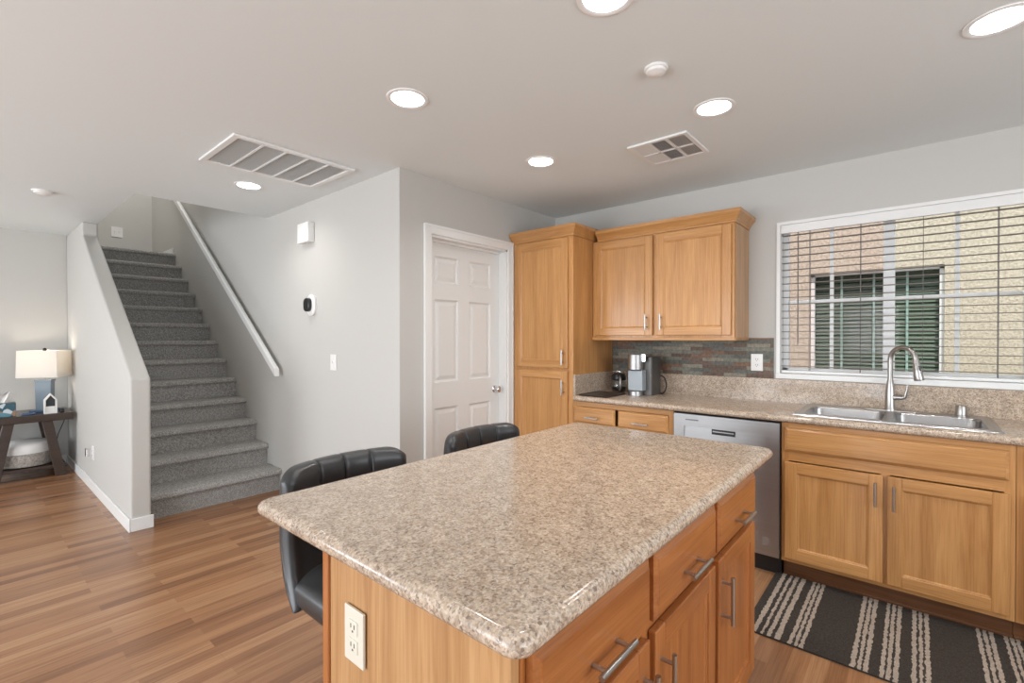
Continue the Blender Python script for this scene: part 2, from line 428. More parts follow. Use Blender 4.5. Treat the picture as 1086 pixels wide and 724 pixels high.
# ------------------------------------------------------------------ kitchen window
w1 = empty('window_1', (XB,.11,WZ0), kind='structure')
b = BM()   # white lining of the recess and its sill
box(b, XB-.006, XB+.14, WY1-.012, WY1+.010, WZ0, WZ1+.008); box(b, XB-.006, XB+.14, WY0-.010, WY0+.012, WZ0, WZ1+.008)
box(b, XB-.006, XB+.14, WY0+.012, WY1-.012, WZ1-.012, WZ1+.008)
mesh('window_lining', b, TRIM, w1)
b = BM(); box(b, XB-.014, XB+.14, WY0-.012, WY1+.012, WZ0-.014, WZ0+.022, 0, .004); mesh('window_sill', b, TRIM, w1)
b = BM(); fx0, fx1 = XB+.085, XB+.135
yy0, yy1, zz0, zz1 = WY0+.012, WY1-.012, WZ0+.022, WZ1-.012
box(b, fx0, fx1, yy1-.035, yy1, zz0, zz1); box(b, fx0, fx1, yy0, yy0+.035, zz0, zz1); box(b, fx0, fx1, yy0, yy1, zz0, zz0+.035); box(b, fx0, fx1, yy0, yy1, zz1-.035, zz1)
mesh('window_frame', b, TRIM, w1, bevel=.003)
b = BM(); box(b, fx0-.004, fx1, .098, .154, zz0+.03, zz1-.03); mesh('mullion', b, TRIM, w1, bevel=.003)
for y in (.418, -.178):
    b = BM(); box(b, fx0+.018, fx0+.036, y-.010, y+.010, zz0+.03, zz1-.03); mesh('muntin', b, TRIM, w1)
for y0, y1 in ((.154,yy1-.035),(yy0+.035,.098)):
    b = BM(); box(b, fx0+.0195, fx0+.0345, y0, y1, 1.573, 1.593); mesh('muntin', b, TRIM, w1)
b = BM(); box(b, fx0+.025, fx0+.029, .15, yy1-.03, zz0+.03, zz1-.03); mesh('window_pane', b, SCREEN, w1)
b = BM(); box(b, fx0+.025, fx0+.029, yy0+.03, .10, zz0+.03, zz1-.03); mesh('window_pane', b, GLASS, w1)

# blind
BX = XB+.038
bl = empty('window_blind', (BX,.11,WZ0+.022), 'wide horizontal slat blind hanging open inside the kitchen window above the sink', 'blind')
b = BM(); box(b, BX-.042, BX-.030, WY0+.014, WY1-.014, 2.036, 2.092, 0, .003); box(b, BX-.03, BX+.025, WY0+.014, WY1-.014, 2.05, 2.092)
mesh('valance', b, TRIM, bl)
z = 1.150; ns = 0
while z < 2.035:
    b = BM(); prism(b, [(BX-.018,z-.0005),(BX-.006,z+.001),(BX+.006,z+.001),(BX+.018,z-.0005),(BX+.018,z+.0025),(BX+.006,z+.004),(BX-.006,z+.004),(BX-.018,z+.0025)], 'y', WY0+.016, WY1-.016)
    mesh('slat', b, SLATM, bl); z += .0460
b = BM(); box(b, BX-.024, BX+.024, WY0+.016, WY1-.016, WZ0+.024, WZ0+.042, 0, .003); mesh('bottom_rail', b, TRIM, bl)
for y in (.53, .262, -.03, -.335):
    b = BM()
    for dx in (-.0195, .0195): box(b, BX+dx-.0009, BX+dx+.0009, y-.0016, y+.0016, WZ0+.04, 2.05)
    mesh('ladder_cord', b, CORD, bl)
b = BM(); tube(b, [(BX-.034,.592,2.05),(BX-.034,.592,1.30)], .004, 8); mesh('tilt_wand', b, SLATM, bl)

# neighbour's house and side yard
NX = 5.5
nh = empty('house', (NX,.3,-.15), 'tan stucco house next door seen through the kitchen window', 'house')
ny0, ny1, nz0, nz1 = -.185, .80, .99, 1.975
b = BM(); box(b, NX, NX+.25, ny1, 6, -.15, 4.2); box(b, NX, NX+.25, -4, ny0, -.15, 4.2); box(b, NX, NX+.25, ny0, ny1, -.15, nz0); box(b, NX, NX+.25, ny0, ny1, nz1, 4.2)
mesh('stucco_wall', b, STUC, nh)
b = BM()
for q in ((ny1-.03,ny1,nz0,nz1),(ny0,ny0+.03,nz0,nz1),(ny0,ny1,nz0,nz0+.04),(ny0,ny1,nz1-.03,nz1)): box(b, NX+.05, NX+.12, *q)
wf = mesh('window_frame', b, TRIM, nh)
b = BM(); box(b, NX+.08, NX+.086, ny0+.03, ny1-.03, nz0+.04, nz1-.03); mesh('window_pane', b, NGLASS, wf)
b = BM(); z = nz0+.06
while z < nz1-.06:
    prism(b, [(NX+.125,z),(NX+.128,z),(NX+.150,z+.030),(NX+.147,z+.030)], 'y', ny0+.03, ny1-.03); z += .036
mesh('window_blind', b, NBLIND, wf)
b = BM(); box(b, NX+.17, NX+.18, ny0, ny1, nz0, nz1); mesh('dark_room', b, DARK, wf)
for y in (.553, .303, .062):
    b = BM(); box(b, NX+.104, NX+.108, y-.009, y+.009, nz0+.04, nz1-.03); mesh('ladder_tape', b, NTAPE, wf)
b = BM(); box(b, XB+.14, NX, -4, 6, -.25, -.15); struct('ground', b, GRAVEL)

# ------------------------------------------------------------------ stairs
st = empty('staircase', ((KX1+XC)/2,4.25,0), 'grey carpeted staircase rising between the low guard wall and the handrail wall', 'stairs')
R, T, Y1s, YL = .1875, .255, 4.25, 4.27
ysn = [Y1s] + [YL + T*i for i in range(1,14)]
def step_profile(i):
    y, z0, z1 = ysn[i], (R*i if i else .0), R*(i+1)
    yb = (ysn[i+1]+.03) if i < 12 else YS-.012
    return [(y+.03,z0),(y+.03,z1-.052),(y+.008,z1-.050),(y-.001,z1-.038),(y,z1-.020),(y+.010,z1-.006),(y+.028,z1),(yb,z1),(yb,z0)]
for i in range(13):
    b = BM(); prism(b, step_profile(i), 'x', KX1+.001, XC-.001)
    mesh('step', b, CARPET, st, smooth=True)
b = BM(); box(b, XC-.014, XC-.001, 7.42, 7.9, 2.44, 2.52); mesh('skirting', b, TRIM, st)
# handrail
hr = empty('handrail', (XC,4.27,1.0), 'white painted wooden handrail slanting up the stair wall', 'handrail')
def on_rail(y): return 1.075 + (y-4.26)*.707
b = BM()
hx0, hx1 = XC-.076, XC-.038
def rl(y): 
    z = on_rail(y); h = .034
    return [(hx0,y,z-h),(hx0,y,z+h-.008),(hx0+.008,y,z+h),(hx1-.008,y,z+h),(hx1,y,z+h-.008),(hx1,y,z-h)]
loft(b, [rl(4.215), rl(8.2)])
mesh('rail', b, TRIM, hr)
for y in (4.55, 5.75, 6.95):
    b = BM(); z = on_rail(y)-.034
    tube(b, [(XC-.057,y,z+.006),(XC-.057,y,z-.03),(XC-.04,y,z-.06),(XC-.004,y,z-.066)], .007, 8); lathe(b, [(.026,-.006),(.026,-.001)], (XC,y,z-.066), 16, 'x')
    mesh('bracket', b, NICKEL, hr)

# ------------------------------------------------------------------ ceiling fixtures
def downlight(loc, label, power):
    t = empty('recessed_light', (loc[0],loc[1],ZC), label, 'ceiling light', 'recessed lights in the ceiling')
    b = BM(); lathe(b, [(.0735,.004),(.0735,-.002),(.082,-.006),(.094,-.004),(.0945,-.0005),(.080,-.0005)], (0,0,0), 40, cap0=False, cap1=False)
    mesh('trim_ring', b, BAFFLE, t, local=True, smooth=True)
    b = BM(); lathe(b, [(.0735,.0),(.058,.055)], (0,0,0), 40, cap0=False, cap1=False); mesh('baffle', b, BAFFLE, t, local=True, smooth=True)
    b = BM(); lathe(b, [(.058,.053),(.058,.058)], (0,0,0), 40); mesh('lens', b, LENS, t, local=True)
    light('bulb', 'AREA', (0,0,.045), power, (1,.98,.95), (0,0,-1), (.10,.10), t, math.radians(165), 'DISK')
LL = ['round recessed light above the near half of the island left of the smoke alarm', 'round recessed light nearest the tall pantry cabinet and the white door',
      'round recessed light between the small air vent and the alarm', 'round recessed light cut by the right edge of the photo above the sink',
      'round recessed light cut by the top edge of the photo above the island', 'round recessed light beside the big return grille in front of the stairs']
LL[0] = 'round recessed light above the island in line with the big return grille'
for (x, y), l in zip(LIGHTS, LL): downlight((x,y), l, 5.5)

def grille():
    x0, x1, y0, y1 = .968, 1.690, 2.782, 3.352
    t = empty('return_grille', ((x0+x1)/2,(y0+y1)/2,ZC), 'large white return air grille of five panels in the ceiling near the stairs', 'vent')
    b = BM(); z0, z1 = ZC-.014, ZC-.0005; e = .034
    box(b, x0, x0+e, y0, y1, z0, z1, 0, .003); box(b, x1-e, x1, y0, y1, z0, z1, 0, .003); box(b, x0+e, x1-e, y0, y0+e, z0, z1, 0, .003); box(b, x0+e, x1-e, y1-e, y1, z0, z1, 0, .003)
    mesh('frame', b, TRIM, t)
    b = BM(); box(b, x0+e, x1-e, y0+e, y1-e, ZC-.004, ZC-.001); mesh('filter', b, FILTER, t)
    n = 5; w = (x1-x0-2*e)/n
    for i in range(1,n):
        b = BM(); box(b, x0+e+w*i-.006, x0+e+w*i+.006, y0+e, y1-e, z0+.001, ZC-.001); mesh('divider', b, TRIM, t)
    for i in range(n):
        b = BM(); k = 0; y = y0+e+.006
        while y < y1-e-.012:
            prism(b, [(y,ZC-.011),(y+.0015,ZC-.011),(y+.009,ZC-.004),(y+.0075,ZC-.004)], 'x', x0+e+w*i+.006, x0+e+w*(i+1)-.006); y += .0125
        mesh('louver_panel', b, LOUV, t)
grille()
def vent():
    x0, x1, y0, y1 = 2.512, 2.872, .928, 1.272
    t = empty('air_vent', ((x0+x1)/2,(y0+y1)/2,ZC), 'small white ceiling air vent with six louvred squares above the kitchen', 'vent')
    z0, z1 = ZC-.012, ZC-.0005; e = .026
    b = BM(); box(b, x0, x0+e, y0, y1, z0, z1, 0, .003); box(b, x1-e, x1, y0, y1, z0, z1, 0, .003); box(b, x0+e, x1-e, y0, y0+e, z0, z1, 0, .003); box(b, x0+e, x1-e, y1-e, y1, z0, z1, 0, .003)
    xm = (x0+x1)/2; ya = y0+e; w = (y1-y0-2*e)/3
    box(b, xm-.006, xm+.006, y0+e, y1-e, z0, z1)
    for i in (1,2): box(b, x0+e, x1-e, ya+w*i-.006, ya+w*i+.006, z0, z1)
    mesh('frame', b, TRIM, t)
    b = BM(); box(b, x0+e, x1-e, y0+e, y1-e, ZC-.003, ZC-.001); mesh('backing', b, new_mat('grey_duct', (.10,.10,.10), .7), t)
    for i in range(3):
        for xa, xb in ((x0+e,xm-.006),(xm+.006,x1-e)):
            b = BM(); yA, yB = ya+w*i+.006, ya+w*(i+1)-.006
            sg = (1, .35, -1)[i]
            y = yA+.006
            while y < yB-.004:
                d = .0065*sg
                prism(b, [(y-d,ZC-.011),(y-d+.0015,ZC-.011),(y+d+.0015,ZC-.003),(y+d,ZC-.003)], 'x', xa, xb); y += .0125
            mesh('louvers', b, LOUV, t)
vent()
def sensor(x, y, label, r):
    t = empty('smoke_alarm', (x,y,ZC), label, 'alarm')
    b = BM(); lathe(b, [(r,-.0005),(r,-.008),(r*.94,-.011)], (x,y,ZC), 32); mesh('base_plate', b, PLAST, t, smooth=True)
    b = BM(); lathe(b, [(r*.86,-.011),(r*.80,-.020),(r*.40,-.030),(0,-.031)], (x,y,ZC), 32); mesh('cover', b, PLAST, t, smooth=True)
sensor(1.857, .812, 'small round white alarm on the ceiling above the island', .047)
sensor(.424, 4.98, 'small round white alarm on the ceiling near the lamp table corner', .062)

# ------------------------------------------------------------------ wall plates
def plate(name, F, hw, hh, label, cat, mat=PLAST, parts='outlet', group=None, loc=(0,0,0)):
    """F maps (across, out, up) to room coordinates"""
    t = empty(name, loc, label, cat, group)
    def fbox(b, u0, u1, w0, w1, z0, z1, bev=0, mi=0):
        p, q = F(u0,w0,z0), F(u1,w1,z1)
        box(b, min(p[0],q[0]), max(p[0],q[0]), min(p[1],q[1]), max(p[1],q[1]), min(p[2],q[2]), max(p[2],q[2]), mi, bev)
    b = BM(); fbox(b, -hw, hw, .0005, .007, -hh, hh, .002); mesh('cover_plate', b, mat, t)
    if parts == 'outlet':
        for s in (-1,1):
            b = BM(); fbox(b, -.0165, .0165, .006, .0092, s*.0195-.014, s*.0195+.014, .002)
            so = mesh('socket', b, mat, t)
            b = BM()
            for du in (-.0065, .0065): fbox(b, du-.0013, du+.0013, .009, .0096, s*.0195-.002, s*.0195+.007)
            fbox(b, -.002, .002, .009, .0096, s*.0195-.010, s*.0195-.006)
            mesh('slots', b, DARK, so)
    else:
        for u in ([0] if parts == 'switch' else [-.023,.023]):
            b = BM(); fbox(b, u-.0085, u+.0085, .006, .0085, -.022, .022); so = mesh('switch_surround', b, mat, t)
            b = BM(); fbox(b, u-.0045, u+.0045, .006, .018, -.002, .011); mesh('toggle', b, mat, so)
    return t
def faceX(X, Y, Z): return lambda u, w, z: (X-w, Y+u, Z+z)      # faces -X
def faceY(X, Y, Z): return lambda u, w, z: (X+u, Y-w, Z+z)      # faces -Y
plate('electrical_outlet', faceX(XB-.012,.832,1.172), .037, .058, 'white wall outlet on the slate backsplash beside the window', 'outlet', loc=(XB-.012,.832,1.172))
plate('electrical_outlet', faceX(.545,.897,.712), .036, .058, 'ivory outlet on the end panel of the kitchen island', 'outlet', IVORY, loc=(.545,.897,.712))
plate('light_switch', faceX(XC,3.36,1.155), .042, .060, 'white toggle switch plate on the grey wall beside the stairs', 'switch', parts='switch', loc=(XC,3.36,1.155))
plate('light_switch', faceY(1.458,YS,2.815), .062, .070, 'white switch plate on the wall at the top of the stairs', 'switch', parts='double', loc=(1.458,YS,2.815))
t = plate('electrical_outlet', faceX(KX0,5.47,.335), .040, .060, 'white outlet with a plug on the low stair guard wall', 'outlet', loc=(KX0,5.47,.335))
b = BM(); box(b, KX0-.045, KX0-.009, 5.50, 5.56, .30, .37, 0, .004); mesh('plug', b, CHROME, t)

t = empty('door_chime', (XC,3.75,2.18), 'white door chime box high on the grey wall beside the stairs', 'chime')
b = BM(); box(b, XC-.055, XC-.0005, 3.655, 3.835, 2.105, 2.262, 0, .006); mesh('chime_cover', b, PLAST, t)
b = BM(); 
for i in range(4): box(b, XC-.0565, XC-.054, 3.69, 3.80, 2.14+i*.028, 2.146+i*.028)
mesh('grille', b, LOUV, t)
t = empty('oval_sensor', (XC,3.69,1.60), 'white oval device with black face on the wall above the switch', 'device')
def oval(b, X0, X1, Y, Z, ry, rz, n=28, r2=.9):
    lp = lambda X, s: [(X, Y+ry*s*math.copysign(abs(math.cos(a))**.8, math.cos(a)), Z+rz*s*math.copysign(abs(math.sin(a))**.8, math.sin(a))) for a in [2*math.pi*k/n for k in range(n)]]
    loft(b, [lp(X0,1), lp(X1+.004,1), lp(X1,r2)])
b = BM(); oval(b, XC-.0005, XC-.022, 3.685, 1.603, .066, .086); mesh('housing', b, PLAST, t, smooth=True)
b = BM(); oval(b, XC-.02, XC-.05, 3.705, 1.605, .045, .054); mesh('lens_face', b, BLACKP, t, smooth=True)

# ------------------------------------------------------------------ cabinetry
def bar_pull(parent, F, u, z, length, vertical, name='handle'):
    """F maps (across, out, up)"""
    b = BM(); h = length/2; r = .006; st_ = .032
    if vertical:
        tube(b, [F(u,st_,z-h),F(u,st_,z+h)], r, 12)
        for s in (-1,1): tube(b, [F(u,0,z+s*(h-.022)),F(u,st_,z+s*(h-.022))], r*.8, 10)
    else:
        tube(b, [F(u-h,st_,z),F(u+h,st_,z)], r, 12)
        for s in (-1,1): tube(b, [F(u+s*(h-.022),0,z),F(u+s*(h-.022),st_,z)], r*.8, 10)
    o = mesh(name, b, NICKEL, parent, smooth=True); o['label'] = 'brushed nickel bar handle'; return o
def fbox(b, F, u0, u1, w0, w1, z0, z1, mi=0, bev=0):
    p, q = F(u0,w0,z0), F(u1,w1,z1)
    box(b, min(p[0],q[0]), max(p[0],q[0]), min(p[1],q[1]), max(p[1],q[1]), min(p[2],q[2]), max(p[2],q[2]), mi, bev)
def panel_door(parent, F, u0, u1, z0, z1, mz, mh, handle=None, fr=.058, th=.021, name='door'):
    b = BM()
    fbox(b, F, u0, u0+fr, .001, th, z0, z1, 0, .004); fbox(b, F, u1-fr, u1, .001, th, z0, z1, 0, .004)
    fbox(b, F, u0+fr-.001, u1-fr+.001, .001, th, z0, z0+fr, 1, .003); fbox(b, F, u0+fr-.001, u1-fr+.001, .001, th, z1-fr, z1, 1, .003)
    fbox(b, F, u0+fr-.01, u1-fr+.01, .002, .010, z0+fr-.01, z1-fr+.01, 0)
    # stepped inner lip
    def lp(i, w): return [F(u0+fr+i,w,z0+fr+i),F(u1-fr-i,w,z0+fr+i),F(u1-fr-i,w,z1-fr-i),F(u0+fr+i,w,z1-fr-i)]
    loft(b, [lp(-.001,.0165), lp(.004,.0150), lp(.006,.0125), lp(.010,.0099)], False, False)
    o = mesh(name, b, [mz, mh], parent)
    if handle: bar_pull(o, lambda u,w,z: F(u,w+th-.001,z), handle[0], handle[1], handle[2], True)
    return o
def drawer(parent, F, u0, u1, z0, z1, mat, handle=None, name='drawer', th=.02):
    b = BM()
    def lp(i, w): return [F(u0+i,w,z0+i),F(u1-i,w,z0+i),F(u1-i,w,z1-i),F(u0+i,w,z1-i)]
    loft(b, [lp(0,.001), lp(0,th-.009), lp(.004,th-.006), lp(.010,th-.003), lp(.013,th)])
    o = mesh(name, b, mat, parent)
    if handle: bar_pull(o, lambda u,w,z: F(u,w+th-.001,z), (u0+u1)/2, handle[0], handle[1], False)
    return o
def crown(b, x0, x1, y0, y1, z, prof, left=True, right=True, mi=0):
    """rectangular footprint growing outward at -X, and at -Y / +Y where exposed"""
    def lp(e, dz): return [(x0-e,y0-(e if right else 0),z+dz),(x1,y0-(e if right else 0),z+dz),(x1,y1+(e if left else 0),z+dz),(x0-e,y1+(e if left else 0),z+dz)]
    loft(b, [lp(e,dz) for e, dz in prof], mi=mi)
CROWN = [(.0,.0),(.010,.002),(.010,.014),(.014,.018),(.020,.030),(.032,.045),(.044,.056),(.048,.062),(.048,.082),(.030,.083)]

XF = 2.979                                    # face frames of the base units
FB = lambda X: (lambda u, w, z: (X-w, u, z))  # u along Y, w toward the room
# tall pantry cabinet
PY0, PY1 = 1.943, 2.531
t = empty('pantry_cabinet', (3.28,(PY0+PY1)/2,0), 'tall honey oak pantry cabinet with two doors beside the white door', 'cabinet')
b = BM(); box(b, XF, XB-.002, PY0, PY1, .105, 2.105); box(b, XF+.075, XB-.002, PY0+.002, PY1, 0, .105)
mesh('body', b, OAKZ, t, bevel=.002)
panel_door(t, FB(XF), 1.982, 2.488, 1.112, 2.092, OAKZ, OAKY, (2.014,1.195,.112))
panel_door(t, FB(XF), 1.982, 2.488, .125, 1.090, OAKZ, OAKY, (2.014,.970,.112))
b = BM(); crown(b, XF, XB-.002, PY0, PY1, 2.103, CROWN, left=False); mesh('crown_moulding', b, OAKY, t)
# wall cabinet
UY0, UY1, XU = .893, 1.941, 3.259
t = empty('upper_cabinet', (3.42,(UY0+UY1)/2,1.325), 'honey oak wall cabinet with two doors hung over the coffee maker', 'cabinet')
b = BM(); box(b, XU, XB-.002, UY0, UY1, 1.340, 2.09); mesh('body', b, OAKZ, t, bevel=.002)
b = BM(); box(b, XU+.022, XB-.002, UY0-.004, UY0-.0003, 1.344, 2.086); mesh('glare_side_panel', b, ENDZ, t)['label'] = 'oak side panel coloured paler for window glare'  # window glare on this end face is put into the paler oak colour
panel_door(t, FB(XU), 1.440, 1.915, 1.358, 2.078, OAKZ, OAKY, (1.482,1.453,.112))
panel_door(t, FB(XU), .908, 1.414, 1.358, 2.078, OAKZ, OAKY, (1.372,1.453,.112))
b = BM(); crown(b, XU, XB-.002, UY0, PY0-.0495, 2.086, CROWN, left=False); mesh('crown_moulding', b, OAKY, t)
b = BM(); box(b, XU-.012, XU+.02, UY0-.010, UY1, 1.322, 1.342, 0, .005); box(b, XU+.02, XB-.014, UY0-.010, UY0+.02, 1.322, 1.342, 0, .005); mesh('light_rail', b, OAKY, t)

def base_body(t, y0, y1, mid=None):
    b = BM()
    if mid: box(b, XF+.001, XF+.0195, mid-.02, mid+.02, .135, .665, 0)
    box(b, XF, XF+.02, y0, y0+.035, .105, .872, 0); box(b, XF, XF+.02, y1-.035, y1, .105, .872, 0)
    box(b, XF, XF+.02, y0+.035, y1-.035, .84, .872, 1); box(b, XF, XF+.02, y0+.035, y1-.035, .105, .135, 1); box(b, XF, XF+.02, y0+.035, y1-.035, .665, .725, 1)
    box(b, XF+.02, XB-.003, y0, y0+.018, .105, .872, 0); box(b, XF+.02, XB-.003, y1-.018, y1, .105, .872, 0)
    box(b, XF+.02, XB-.003, y0+.018, y1-.018, .105, .125, 0); box(b, XB-.012, XB-.003, y0+.018, y1-.018, .125, .872, 0)
    mesh('body', b, [OAKZ, OAKY], t)
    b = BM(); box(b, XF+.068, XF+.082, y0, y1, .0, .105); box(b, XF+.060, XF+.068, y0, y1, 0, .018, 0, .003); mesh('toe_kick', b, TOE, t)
t = empty('drawer_cabinet', (3.28,1.555,0), 'honey oak base cabinet with two drawers left of the dishwasher', 'cabinet')
base_body(t, 1.178, 1.940, 1.579)
drawer(t, FB(XF), 1.590, 1.930, .722, .838, OAKY, (.766,.112)); drawer(t, FB(XF), 1.212, 1.568, .722, .838, OAKY, (.766,.112))
panel_door(t, FB(XF), 1.590, 1.930, .125, .66, OAKZ, OAKY, (1.62,.57,.112)); panel_door(t, FB(XF), 1.212, 1.568, .125, .66, OAKZ, OAKY, (1.538,.57,.112))
t = empty('sink_cabinet', (3.28,.11,0), 'honey oak sink base cabinet with two doors behind the striped rug', 'cabinet')
base_body(t, -.333, .566, .112)
drawer(t, FB(XF), -.312, .549, .718, .848, OAKY, None, 'false_front')
panel_door(t, FB(XF), .120, .547, .128, .660, OAKZ, OAKY, (.150,.568,.118)); panel_door(t, FB(XF), -.316, .105, .128, .660, OAKZ, OAKY, (.078,.560,.118))
t = empty('corner_base_cabinet', (3.28,-.70,0), 'honey oak base cabinet cut by the right edge of the photo', 'cabinet')
base_body(t, -1.05, -.335)
drawer(t, FB(XF), -1.03, -.362, .718, .848, OAKY, (.783,.118)); panel_door(t, FB(XF), -1.03, -.362, .128, .660, OAKZ, OAKY, (-1.0,.57,.118))

# dishwasher
t = empty('dishwasher', (3.28,.872,0), 'stainless steel dishwasher under the counter between the oak cabinets', 'dishwasher')
DF = 2.962; dy0, dy1 = .574, 1.171
b = BM(); box(b, DF+.03, XB-.004, dy0, dy1, .09, .865); mesh('tub', b, BLACKP, t)
b = BM()
pz0, pz1, py0, py1 = .715, .790, .645, 1.105      # pocket across the upper door
box(b, DF, DF+.03, dy0, dy1, .112, pz0, 0); box(b, DF, DF+.03, dy0, dy1, pz1, .864, 0)
box(b, DF, DF+.03, dy0, py0, pz0, pz1, 0); box(b, DF, DF+.03, py1, dy1, pz0, pz1, 0)
prism(b, [(DF+.0035,pz0),(DF+.0065,pz1),(DF+.03,pz1),(DF+.03,pz0)], 'y', py0, py1)
mesh('door', b, STEEL, t)
b = BM(); box(b, DF+.0, DF+.022, .806, .938, .757, .788); pk = mesh('latch_recess', b, BLACKP, t)
b = BM(); box(b, DF-.003, DF+.004, .812, .932, .772, .778); mesh('latch_lip', b, STEEL, pk)
b = BM(); box(b, DF-.0008, DF+.001, 1.016, 1.098, .829, .833)
for i in range(9): box(b, DF-.0012, DF, 1.02+i*.0085, 1.026+i*.0085, .8265, .8355)
mesh('name_strip', b, new_mat('grey_print', (.16,.16,.16), .4, .5), t)
b = BM(); lathe(b, [(.020,.0004),(.020,-.0008)], (DF,.642,.197), 24, 'x'); box(b, DF-.0008, DF+.0004, .622, .662, .168, .173); mesh('care_mark', b, new_mat('etched_grey', (.40,.40,.40), .45, .8), t)
b = BM(); box(b, XF+.045, XF+.06, dy0, dy1, .0, .108); mesh('toe_plate', b, BLACKP, t)
b = BM(); box(b, DF+.008, DF+.028, dy0-.006, dy0-.001, .11, .865); box(b, DF+.008, DF+.028, dy1+.001, dy1+.005, .11, .865); mesh('side_seal', b, BLACKP, t)

# counter along the window wall
t = empty('kitchen_counter', (3.28,.9,.875), 'speckled granite counter running under the kitchen window', 'counter')
CX0, CX1 = 2.945, XB-.0225
nose = [(CX0+.020,.914),(CX0+.009,.911),(CX0+.002,.904),(CX0,.895),(CX0+.002,.885),(CX0+.009,.878),(CX0+.02,.8755)]
hX0, hX1, hY0, hY1 = 3.045, 3.470, -.272, .492
b = BM()
full = [(CX1,.914)] + nose + [(CX1,.8755)]
prism(b, full, 'y', hY1, 1.9205); prism(b, full, 'y', -1.05, hY0)
prism(b, [(hX0,.914)] + nose + [(hX0,.8755)], 'y', hY0, hY1); prism(b, [(hX1,.8755),(CX1,.8755),(CX1,.914),(hX1,.914)], 'y', hY0, hY1)
mesh('worktop', b, GRAN, t, smooth=True)
b = BM(); box(b, XB-.022, XB-.001, -1.05, 1.941, .8755, 1.066, 0, .003); mesh('backsplash', b, GRAN, t)
b = BM(); box(b, CX0+.03, XB-.022, 1.921, 1.941, .8755, 1.066, 0, .003); mesh('side_splash', b, GRAN, t)
b = BM(); box(b, XB-.012, XB-.001, .732, 1.940, 1.0665, 1.3395); tag(mesh('slate_backsplash', b, SLATE), 'split slate mosaic tiles on the wall under the wall cabinet', 'tiles')
# sink
t = empty('kitchen_sink', (3.27,.11,.914), 'double bowl stainless sink set in the counter below the window', 'sink')
sX0, sX1, sY0, sY1 = 3.005, 3.552, -.302, .518
bw = [(.130,.480),(-.258,.088)]; bX0, bX1 = 3.075, 3.440
b = BM(); z0, z1 = .9145, .9195
def rim(x0,x1,y0,y1): box(b, x0,x1,y0,y1,z0,z1)
rim(sX0,bX0,sY0,sY1); rim(bX1,sX1,sY0,sY1); rim(bX0,bX1,bw[0][1],sY1); rim(bX0,bX1,bw[1][1],bw[0][0]); rim(bX0,bX1,sY0,bw[1][0])
lpo = [rrect(sX0-.001,sX1+.001,sY0-.001,sY1+.001,.02,z0), rrect(sX0+.004,sX1-.004,sY0+.004,sY1-.004,.02,z1+.0015), rrect(sX0+.012,sX1-.012,sY0+.012,sY1-.012,.018,z1+.0002)]
loft(b, lpo, False, False)
mesh('rim', b, SINKM, t)
for y0, y1 in bw:
    b = BM()
    L = [rrect(bX0,bX1,y0,y1,.002,z1), rrect(bX0+.001,bX1-.001,y0+.001,y1-.001,.03,z1-.004), rrect(bX0+.004,bX1-.004,y0+.004,y1-.004,.05,z1-.012), rrect(bX0+.012,bX1-.012,y0+.012,y1-.012,.06,z1-.14), rrect(bX0+.03,bX1-.03,y0+.03,y1-.03,.06,z1-.165), rrect(bX0+.06,bX1-.06,y0+.06,y1-.06,.06,z1-.172)]
    loft(b, L, False, True)
    bo = mesh('bowl', b, SINKM, t, smooth=True)
    b = BM(); lathe(b, [(.042,-.1715),(.042,-.1695),(.034,-.1695),(.030,-.171)], ((bX0+bX1)/2,(y0+y1)/2,z1), 24); mesh('drain', b, CHROME, bo)
# faucet
fxp, fyp = 3.497, .112
t = empty('faucet', (fxp,fyp,.9195), 'brushed nickel gooseneck faucet behind the sink', 'faucet')
b = BM(); lathe(b, [(.028,.0),(.028,.008),(.0245,.015),(.0235,.10),(.0215,.13),(.017,.16),(.0145,.175)], (fxp,fyp,.921), 28); mesh('base', b, NICKEL, t, smooth=True)
b = BM(); loft(b, [rrect(fxp-.026,fxp+.026,fyp-.125,fyp+.125,.025,.9202), rrect(fxp-.025,fxp+.025,fyp-.124,fyp+.124,.024,.925)]); mesh('deck_plate', b, NICKEL, t)
dirv = Vector((-.62,-.785,0)).normalized(); rr = .071
b = BM(); pts = [Vector((fxp,fyp,1.08)), Vector((fxp,fyp,1.15)), Vector((fxp,fyp,1.21))]
for k in range(1, 15):
    a = math.radians(180 - k*12.6); pts.append(Vector((fxp,fyp,1.215)) + dirv*(rr + rr*math.cos(a)) + Vector((0,0,rr*math.sin(a))))
tube(b, pts, .0128, 16); mesh('neck', b, NICKEL, t, smooth=True)
e = pts[-1]; tdir = (pts[-1]-pts[-2]).normalized()
b = BM(); tube(b, [e-tdir*.004, e+tdir*.010, e+tdir*.055, e+tdir*.108, e+tdir*.114], [.0135,.0150,.0185,.0235,.021], 18); sh = mesh('spray_head', b, NICKEL, t, smooth=True)
b = BM(); m_ = e+tdir*.045+Vector((-.012,-.012,0)); box(b, m_.x-.006, m_.x+.006, m_.y-.006, m_.y+.006, m_.z-.014, m_.z+.014, 0, .002); mesh('spray_button', b, BLACKP, sh)
b = BM(); tube(b, [(fxp-.01,fyp-.016,1.0),(fxp-.018,fyp-.055,1.0)], [.015,.013], 14); tube(b, [(fxp-.017,fyp-.052,1.0),(fxp-.021,fyp-.068,1.006),(fxp-.023,fyp-.074,1.05),(fxp-.024,fyp-.077,1.075)], [.012,.008,.006,.005], 12); mesh('lever', b, NICKEL, t, smooth=True)
b = BM(); lathe(b, [(.029,0),(.029,.004),(.025,.006),(.025,.052),(.022,.056),(.0,.057)], (3.515,-.188,.9197), 24); tag(mesh('air_gap_cap', b, NICKEL, smooth=True), 'short brushed nickel cap standing on the sink rim right of the faucet', 'air gap cap')

